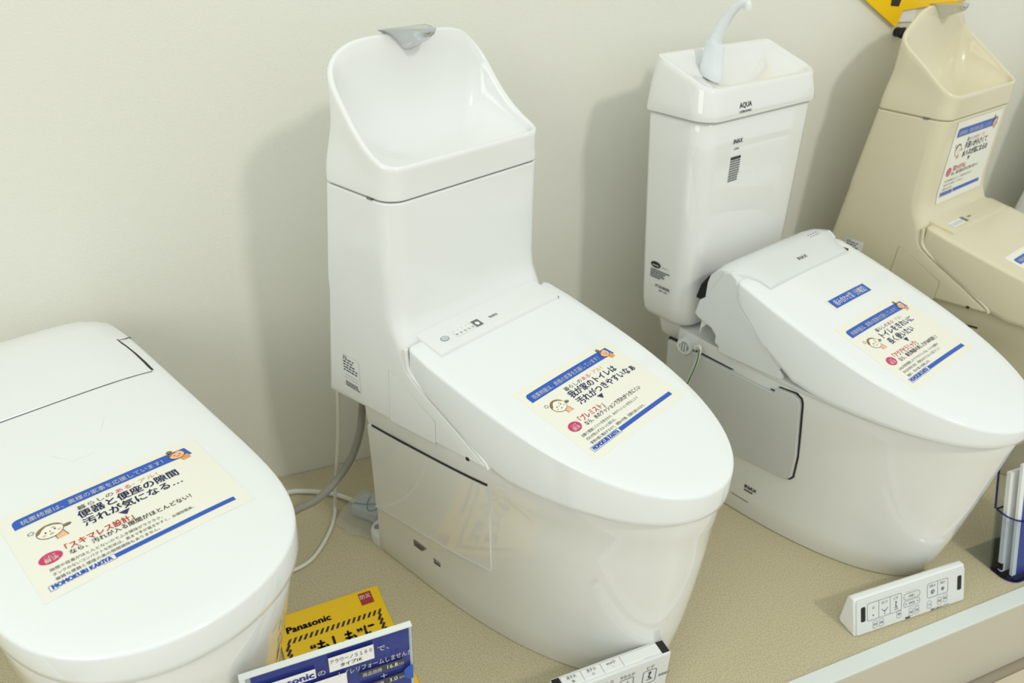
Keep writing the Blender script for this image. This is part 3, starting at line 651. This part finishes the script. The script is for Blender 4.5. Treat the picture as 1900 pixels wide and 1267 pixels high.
# ------------------------------------------------------------------ stickers
GR = 'advice stickers on the toilets'
def on_lid(zf, cx, cy, skew=0):
    def fn(u, v, h):
        c, s_ = cos(skew), sin(skew); x = cx+u*c-v*s_; y = cy+(u*s_+v*c)*.977
        return (x, y, zf(x, y)+h)
    return fn
sA = sticker(((A_T[0], A_T[1], 0), A_T[2]), 'cream and blue sticker on the middle white toilet lid', on_lid(lid_z, .003, -.372, -.004), .257,
        '我が家のトイレは', '汚れがつきやすいなぁ', 'プレミスト', 'なら、水のクッションで汚れがつきにくい',
        ('自動で便器にミストを吹きかけ、水のクッションを作ることで', '汚れが残らずスルっと流れる。', '使用の度に噴出するので、掃除の手間、回数を減らせます。'), GR)
sticker(((D_T[0], D_T[1], 0), D_T[2]), 'cream and blue sticker on the flat lid of the tankless toilet at left', on_lid(zD, .001, -.459), .257,
        '便器と便座の隙間', '汚れが気になる…', 'スキマレス設計', 'なら、汚れが入る隙間がほとんどない！',
        ('隙間や段差がほとんどないのでふき掃除がラクラク。', 'タンクのないコンパクトな形状は、奥まで手が届きやすく、お掃除簡単。', '複雑な便器と便座の奥の隙間掃除もありません。'), GR)
sticker(((B_T[0], B_T[1], 0), B_T[2]), 'cream and blue sticker on the two-piece toilet lid, below the narrow blue strip', on_lid(lidB, -.008, -.388, -.012), .257,
        'トイレをきれいに', '長く使いたい', 'アクアセラミック', 'なら、衛生陶器の美しさが100年続く！',
        ('LIXILが特許開発したアクアセラミックは、いつもの掃除で', '汚れを科学的に防ぎ、汚物を水だけでスルッと落とすことで', '輪着く、汚れや臭いを抑制します。'), GR)
sticker(((C_T[0], C_T[1], 0), C_T[2]), 'cream and blue sticker on the front of the cream toilet tank', lambda u, v, h: (u+.004, lerp(v*1.1+.7215, [(.60, -.0845), (.62, -.0775), (.65, -.0738), (.83, -.0732)])-.0004-h, v*1.1+.7215), .257,
        '手洗いが小さくて', '水ハネが気になるの', '深ひろボウル', 'なら、深い手洗いボウルで水ハネガード',
        ('深い手洗い器は水ハネしにくく、お子様の手洗いも安心です。', 'お手入れしやすい形状で、いつでもキレイ。', '毎日使うものだから。'), GR)
sticker(((C_T[0], C_T[1], 0), C_T[2]), 'cream and blue sticker on the cream toilet lid, cut off by the right edge', on_lid(lid_z, -.004, -.355), .257,
        'お掃除の手間を', '減らしたいの', 'フチなし形状', 'なら、サッとひとふきでお掃除ラクラク',
        ('フチ裏がなく、ぐるっとひとふきでお掃除が出来ます。', '毎日のお手入れが簡単です。'), GR)
t = thing('sticker', 'narrow blue strip sticker on the two-piece toilet lid', 'sticker', (B_T[0], B_T[1], 0), B_T[2])
fn = on_lid(lidB, .002, -.252, -.006)
p = Print(); p.rect(-.078, .078, -.016, .016, M['sheet'], 0, 8, 2); p.build('sheet', fn, t)
p = Print(); p.rect(-.071, .071, -.012, .012, M['blue'], 1, 8, 2); p.text('組み合わせ型（分離型）', 0, -.0065, .0145, M['white'], .122, .006, lift=3, align='c'); p.build('printing', fn, t)

# ------------------------------------------------------------------ cords, hose, bag
def single(name, vf, m, label, cat, **k):
    o = obj(name, *vf, m, None, **k); o['label'] = label; o['category'] = cat; return o
single('power_cord', tube([(.004, -.232, .392), (.003, -.225, .34), (.001, -.2, .245), (-.008, -.19, .152), (-.017, -.18, .062), (-.019, -.168, .018), (-.024, -.185, .005), (-.045, -.234, .005), (-.083, -.29, .005), (-.116, -.316, .005), (-.16, -.324, .005), (-.24, -.31, .005)], .0042), M['cord'],
       'thin white cord hanging from the middle toilet tank and looping left on the platform', 'cord', ang=60)
single('water_hose', tube([(.045, -.265, .40), (.058, -.20, .31), (.061, -.17, .265), (.051, -.18, .219), (.024, -.2, .169), (-.016, -.22, .132), (-.064, -.25, .118), (-.115, -.27, .118), (-.16, -.30, .128), (-.24, -.33, .14)], .0085, 14), M['hose'],
       'thick grey hose curving from the middle toilet tank to the left toilet', 'hose', ang=60)
single('white_cable', tube([(-.24, -.09, .007), (-.16, -.075, .007), (-.104, -.073, .007), (-.08, -.08, .007), (-.045, -.096, .007), (-.011, -.119, .008), (.014, -.149, .012), (.03, -.18, .02)], .006), M['cord'],
       'white cable lying on the platform, running left from the plastic bag', 'cable', ang=60)
t = thing('plastic_bag', 'small clear plastic bag holding a carton with a teal band, behind the middle toilet', 'bag', (.048, -.205, 0), math.radians(-50))
v, f = box(-.030, .040, -.022, .030, .004, .030); obj('carton', v, f, M['cardb'], t, bevel=.002)
v, f = tube([(-.028, -.012, .0315), (0, -.004, .0325), (.02, .008, .032), (.03, -.006, .032), (.018, -.018, .032), (.002, -.002, .0325), (-.008, .025, .032)], .0011, 6); obj('rubber_band', v, f, M['teal'], t)
rnd = random.Random(11); V = []; n, k = 14, 10
for j in range(k+1):
    for i in range(n+1):
        u, w_ = i/n*2-1, j/k*2-1; x = .005+u*.052*(1-.15*max(0, w_)); y = -.012+w_*.052-.012*(1-abs(u))*(w_ < -.5)
        d = max(abs(x-.005)/.042, abs(y-.004)/.032); z = .0335 if d < 1 else max(.003, .0335-(d-1)*.07)
        V.append((x+rnd.uniform(-.0015, .0015), y+rnd.uniform(-.0015, .0015), z+rnd.uniform(0, .0035)))
obj('film', V, [(j*(n+1)+i, j*(n+1)+i+1, (j+1)*(n+1)+i+1, (j+1)*(n+1)+i) for j in range(k) for i in range(n)], M['bag'], t)
v, f = tube([(B_T[0]-.190*cos(B_T[2])+.026*sin(B_T[2])*1, B_T[1]-.190*sin(B_T[2])-.026*cos(B_T[2]), .385)]+[(B_T[0]-x*cos(B_T[2])-y*sin(B_T[2]), B_T[1]-x*sin(B_T[2])+y*cos(B_T[2]), z) for x, y, z in ((.192, -.040, .395), (.197, -.040, .36), (.199, -.030, .31), (.198, -.01, .24), (.19, .02, .14), (.19, .05, .02))], .0042, 10)
single('earth_cable', (v, f), M['cord'], 'thin cream cable hanging beside the grey panel of the two-piece toilet', 'cable', ang=60)
ec = bpy.data.objects['earth_cable']
B2 = lambda x, y, z: (B_T[0]-x*cos(B_T[2])-y*sin(B_T[2]), B_T[1]-x*sin(B_T[2])+y*cos(B_T[2]), z)
obj('green_stripe', *tube([B2(*q) for q in ((.1985, -.0425, .392), (.2015, -.0435, .36), (.2035, -.0335, .31), (.2025, -.0135, .24), (.1945, .0165, .14))], .0014, 8), M['green'], ec)

# ------------------------------------------------------------------ wall sign and knob
t = thing('wall_sign', 'yellow cut-out sign on the wall above the cream toilet', 'sign', (1.5, -.001, 1.1))
prf = [(-.11, -.037), (.03, -.113), (.038, -.072), (.262, -.049), (.262, .09), (-.32, .09)]; n = len(prf)
V = [(x, -.004, z) for x, z in prf]+[(x, -.009, z) for x, z in prf]
obj('board', V, [tuple(range(n)), tuple(range(2*n-1, n-1, -1))]+[(i, (i+1) % n, (i+1) % n+n, i+n) for i in range(n)], M['yellow'], t)
p = Print(); p.poly([(-.010, -.045), (-.008, -.060), (.02, -.062), (.023, -.045), (.05, -.02), (-.03, -.015)], M['ink'], 1); p.build('printing', lambda a, b, h: (a, -.0092-h, b), t)
obj('backing_card', *box(.028, .09, -.0035, 0, -.100, -.04), M['paper'], t)
v, f = loft([[(1.545+r*cos(a), y, .976+r*sin(a)) for a in [2*PI*i/24 for i in range(24)]] for y, r in ((0, .012), (-.014, .012), (-.02, .014), (-.026, .013), (-.029, .008))])
obj('round_fastener', [(a-1.5, b+.001, c-1.1) for a, b, c in v], f, M['black'], t, ang=50)

# ------------------------------------------------------------------ remote controls
def remote(name, label, loc, rz, W, H, tilt, depth, draw, extra=None):
    t = thing(name, label, 'remote control', loc, rz)
    # side profile in (y, z): front face leans back by tilt
    a = tilt; fy, fz = sin(a)*H, cos(a)*H
    prf = [(0, 0), (fy, fz), (fy+.012, fz), (fy+.017, fz-.005), (depth, .008), (depth-.004, 0)]; n = len(prf)
    V = [(-W/2, y, z) for y, z in prf]+[(W/2, y, z) for y, z in prf]
    obj('case', V, [tuple(range(n)), tuple(range(2*n-1, n-1, -1))]+[(i, (i+1) % n, (i+1) % n+n, i+n) for i in range(n)], M['pearl'] if extra else M['plastic'], t, bevel=.0035, seg=3)
    fm = plane_map((-W/2, 0, 0), (1, 0, 0), (0, sin(a), cos(a)))
    V = [fm(x, y, h) for h in (-.001, .0035) for x, y in rrect(.004, W-.004, .003, H-.003, .004, .004, 4, 2)]; n = len(V)//2
    obj('front_plate', V, [tuple(range(n)), tuple(range(2*n-1, n-1, -1))]+[(i, (i+1) % n, (i+1) % n+n, i+n) for i in range(n)], M['pearl'], t, bevel=.001)
    draw(t, lambda x, y, h: fm(x, y, h+.0035))
    return t
def draw_small(t, fm):
    p = Print(); W, H = .29, .078
    for x in (.014, .266): p.poly([(a, b) for a, b in rrect(x, x+.011, .030, .062, .003, .003, 4, 2)], M['black'], 1)
    p.build('sensor_window', fm, t)
    p = Print(); k = M['mgrey']; d = M['dgrey']
    p.rring(.030, .117, .028, .066, .004, .0008, k); p.line([(.059, .028), (.059, .066)], .0008, k); p.line([(.088, .028), (.088, .066)], .0008, k)
    p.text('止', .042, .052, .006, d); p.rect(.0435, .0465, .036, .039, M['dred'], 1, 1, 1)
    p.text('おしり', .066, .056, .006, d, .014); p.line([(.067, .045), (.069, .041), (.073, .040), (.074, .036), (.075, .040), (.079, .041), (.081, .045)], .0012, d); p.ell(.074, .033, .0012, .0012, d)
    p.text('ビデ', .097, .056, .006, d, .011); p.ell(.103, .050, .0018, .0018, d); p.line([(.103, .048), (.102, .041), (.106, .039)], .0018, d); p.line([(.098, .039), (.107, .036)], .001, d); p.line([(.098, .034), (.108, .034)], .001, d)
    p.rring(.123, .165, .047, .060, .005, .0008, k); p.rring(.123, .165, .031, .044, .005, .0008, k)
    p.text('水勢強さ', .135, .051, .005, d, .016); p.text('洗浄位置', .135, .035, .005, d, .016); p.text('－', .126, .051, .004, d); p.text('＋', .157, .051, .004, d)
    p.ell(.129, .0375, .0014, .0014, d); p.ell(.159, .0375, .0014, .0014, d)
    for i in range(7): p.ell(.130+i*.004, .064, .0007, .0007, k, n=6); p.ell(.137+i*.004, .027, .0007, .0007, k, n=6)
    p.rring(.185, .240, .034, .066, .004, .0008, k); p.line([(.2125, .034), (.2125, .066)], .0008, k)
    p.text('洗浄 大', .190, .057, .0055, d, .016); p.text('洗浄 小', .219, .057, .0055, d, .014)
    for cx, r_ in ((.199, .0055), (.226, .0042)): p.line([(cx+r_*(1-i/22)*cos(i*.7), .045+r_*(1-i/22)*sin(i*.7)) for i in range(18)], .0011, d)
    for x, y, s in ((.044, .008, '音声'), (.060, .008, '脱臭'), (.105, .013, '音'), (.137, .008, '温風'), (.152, .009, '乾燥'), (.185, .011, 'ノズル'), (.212, .012, '節電'), (.228, .014, '暖房')):
        p.rring(x, x+.011, y, y+.016, .003, .0006, k); p.text(s, x+.0018, y+.006, .005, d, .0075)
    p.text('INAX', .128, .004, .006, M['ink'], .012, .03); p.text('電源から抜かないで下さい', .195, .004, .004, d, .050, .01)
    p.build('button_printing', fm, t)
remote('remote_control', 'long white remote with two black end windows, in front of the two-piece toilet', (.9995, -.9035, 0), math.radians(-2.2), .29, .081, .34, .047, draw_small)
def draw_big(t, fm):
    p = Print(); k = M['mgrey']; d = M['dgrey']
    for x, s in ((.083, 'おしり'), (.123, 'やわらか'), (.170, 'ビデ')):
        p.rring(x, x+.027, .045, .079, .004, .0012, d); p.text(s, x+.0135, .083, .009, d, .0075*len(s), .004, align='c')
    p.text('止', .045, .062, .012, d); p.ell(.184, .072, .003, .003, d); p.line([(.184, .070), (.182, .060), (.188, .057)], .003, d); p.line([(.178, .054), (.191, .054)], .0015, d)
    p.line([(.128, .070), (.130, .064), (.136, .064), (.139, .072)], .0015, d); p.line([(.088, .070), (.090, .064), (.096, .064), (.099, .072)], .0015, d)
    p.text('瞬間暖房', .204, .052, .007, d, .022)
    p.build('button_printing', fm, t)
def big_remote():
    W, H = .224, .107
    t = thing('remote_control', 'white remote with flush keys along its top, standing before the middle toilet', 'remote control', (.325, -.862, 0), math.radians(.5))
    v, f = box(-W/2, W/2, .0, .032, 0, H); obj('case', v, f, M['pearl'], t, bevel=.003, seg=3)
    fm = plane_map((-W/2, 0, 0), (1, 0, 0), (0, 0, 1))
    draw_big(t, fm)
    for i in range(4):
        x = -W/2+.016+i*.0385; v, f = box(x+.0005, x+(.038 if i < 3 else .075), .006, .026, H-.002, H+.0022); obj('flush_key', v, f, M['plastic'], t, bevel=.001)
    v, f = box(-W/2+.1705, W/2-.018, .006, .026, H-.002, H+.0018); obj('flush_key', v, f, M['plastic'], t, bevel=.001)
    for x in (-W/2+.001, W/2-.0165): v, f = box(x, x+.0145, .0035, .029, H-.004, H+.0012); obj('sensor_window', v, f, M['black'], t, bevel=.001)
    p = Print()
    for i, (s, s2) in enumerate((('流す大', '強'), ('流す小', '小'), ('eco小', '・'))):
        x = -W/2+.035+i*.0385; p.text(s, x, .0175, .0065, M['dgrey'], .018, .006, align='c'); p.text(s2, x, .0095, .005, M['dgrey'], None, .006, align='c')
    p.build('key_printing', lambda a, b, h: (a, b, H+.0024+h), t)
big_remote()

# ------------------------------------------------------------------ yellow leaflet
t = thing('leaflet', 'yellow leaflet with black hazard stripes lying on the platform, half behind the blue sign', 'leaflet', (-.085, -.582, 0), math.radians(3))
v, f = box(-.105, .105, -.148, .148, .0005, .006); obj('booklet', v, f, M['yellow'], t, bevel=.0006)
p = Print()
p.text('Panasonic', -.088, .100, .0185, M['ink'], .085, .03)
p.rect(.062, .088, .110, .140, M['dred'], 1, 1, 1)
for i in range(6): p.poly([(.062+i*.00433, .110), (.0663+i*.00433, .110), (.0642+i*.00433, .1065)], M['dred'], 1)
p.text('防災', .064, .124, .011, M['white'], .021, .005, lift=3); p.text('TOILET', .066, .115, .0045, M['white'], .018, .01, lift=3)
x = -.095
while x < .088:
    p.poly([(x, .074), (x+.005, .074), (x+.012, .086), (x+.007, .086)], M['ink'], 1); x += .0105
for i in range(16):
    y = .068-i*.0115; p.poly([(.080, y-.006), (.084, y-.009), (.092, y+.004), (.088, y+.007)], M['ink'], 1); p.poly([(-.100, y-.006), (-.096, y-.009), (-.088, y+.004), (-.092, y+.007)], M['ink'], 1)
p.text('“もしも”に', -.055, .030, .032, M['ink'], .125, .022); p.text('備える', -.05, -.02, .04, M['ink'], .12, .02)
p.build('printing', lambda a, b, h: (a, b, .006+h), t)

# ------------------------------------------------------------------ blue price sign
t = thing('price_sign', 'blue price sign in a clear stand at the bottom edge, before the left toilet', 'sign', (-.1435, -.9075, 0), math.radians(.6))
W, H = .206, .437
v, f = box(-W/2+.004, W/2-.004, -.0020, -.0008, .006, H-.003); obj('printed_card', v, f, M['dblue'], t)
v, f = join(box(-W/2-.002, W/2, .0002, .0036, 0, H), box(-W/2-.002, W/2, -.0052, -.0024, 0, H-.0005)); obj('acrylic_plates', v, f, M['acry'], t)
v, f = box(-W/2-.002, W/2, -.0008, .0002, .004, H-.001); obj('white_backing', v, f, M['paper'], t)
v, f = join(box(-W/2-.002, W/2, -.0052, .0036, H-.0003, H+.0012), box(-W/2-.0085, -W/2-.002, -.0052, .0036, 0, H+.0012)); obj('frosted_edge', v, f, M['wedge'], t)
v, f = box(-W/2, W/2, -.0235, -.0024, .0006, .0028); obj('stand_foot', v, f, M['acry'], t)
p = Print()
p.rect(-.117, -.030, .150, .172, M['white'], 1, 1, 1); p.text('Panasonic', -.114, .1535, .017, M['dblue'], .081, .03, lift=3)
p.text('の', -.027, .152, .013, M['lblue'], None, .004)
p.rect(-.008, .066, .152, .186, M['white'], 1, 1, 1); p.text('アラウーノＳ１６０', -.006, .171, .0095, M['ink'], .069, .004, lift=3); p.text('タイプ1K', .010, .158, .0085, M['ink'], .036, .01, lift=3)
p.text('で、', .072, .165, .013, M['lblue'], None, .004)
p.text('トイレリフォームしませんか', .006, .134, .0125, M['lblue'], .125, .003)
p.rect(.040, .115, .112, .128, M['dgrey'], 1, 1, 1); p.text('商品価格', .044, .115, .0095, M['lblue'], .033, .004, lift=3); p.text('16.8', .086, .115, .0115, M['white'], .018, .004, lift=3); p.text('万円', .105, .115, .006, M['lblue'], .009, lift=3)
p.text('＋', .074, .096, .012, M['white'], None, .01)
p.rect(.040, .115, .077, .093, M['dgrey'], 1, 1, 1); p.text('標準工事費', .044, .080, .0095, M['lblue'], .034, .004, lift=3); p.text('3.0', .088, .080, .0115, M['white'], .014, .004, lift=3); p.text('万円', .105, .080, .006, M['lblue'], .009, lift=3)
p.rect(-.117, .018, .03, .140, M['white'], 1, 1, 1)
p.ell(.1305, .088, .018, .018, M['blue'], 1, 24, PI/2, 3*PI/2)
p.build('printing', lambda a, b, h: (a*.777, -.0054-h, H+(b-.198)*.777), t)

# ------------------------------------------------------------------ brochure holder
t = thing('brochure_holder', 'clear acrylic brochure holder with blue edges at the right edge beside the two-piece toilet', 'holder', (1.272, -.920, 0), 0)
W = .235; SH = .28
def shell(z0, z1, o_, th, col, nm, y0=0, y1=.052, r=.03):
    a_ = rrect(0, W, y0, y1, r, .004, 8, 3); b_ = shrink(a_, th)
    n = len(a_); V = [(x, y, z0) for x, y in a_]+[(x, y, z1) for x, y in a_]+[(x, y, z1) for x, y in b_]+[(x, y, z0) for x, y in b_]; V = [(x, y+SH*z, z) for x, y, z in V]
    return obj(nm, V, [(k*n+i, k*n+(i+1) % n, ((k+1) % 4)*n+(i+1) % n, ((k+1) % 4)*n+i) for k in range(4) for i in range(n)], col, t, ang=50)
shell(.006, .142, 0, .0022, M['acry'], 'pocket')
shell(.0006, .006, 0, .03, M['blueedge'], 'pocket_base'); shell(.1405, .143, 0, .0024, M['blueedge'], 'pocket_rim')
v, f = box(.002, W, .052, .0545, 0, .27); v = [(x, y+SH*z, z) for x, y, z in v]; obj('back_plate', v, f, M['acry'], t)
v, f = box(.0, .002, .0512, .0552, .142, .27); v = [(x, y+SH*z, z) for x, y, z in v]; obj('back_edge', v, f, M['blueedge'], t)
v, f = box(0, W, .0545, .115, .0006, .0026); obj('foot_plate', v, f, M['acry'], t)
def brochure(x, y, lab, mm, th, h):
    b = thing('brochure', lab, 'brochure', (1.272+x, -.920+y, .0065), 0); b.rotation_euler = (-.273, 0, 0)
    obj('pages', *box(0, .19, 0, th, 0, h), M['paper'], b)
    obj('cover', *box(.012 if mm is M['dblue'] else 0, .19, -.0008, -.0002, 0, h), mm, b)
    return b
b = brochure(.020, .016, 'blue-fronted brochure with yellow specks, foremost in the clear holder', M['dblue'], .006, .262)
p = Print(); p.ell(.030, .150, .003, .005, M['yellow'], 1); p.ell(.038, .156, .005, .004, M['yellow'], 1); p.ell(.022, .143, .002, .002, M['yellow'], 1); p.build('printing', lambda a, b_, h: (a, -.001-h, b_), b)
b = brochure(.009, .034, 'white brochure with a dark foot, behind the blue one in the clear holder', M['white'], .008, .235)
obj('dark_band', *box(.0, .004, -.0012, .008, .004, .020), M['black'], b)
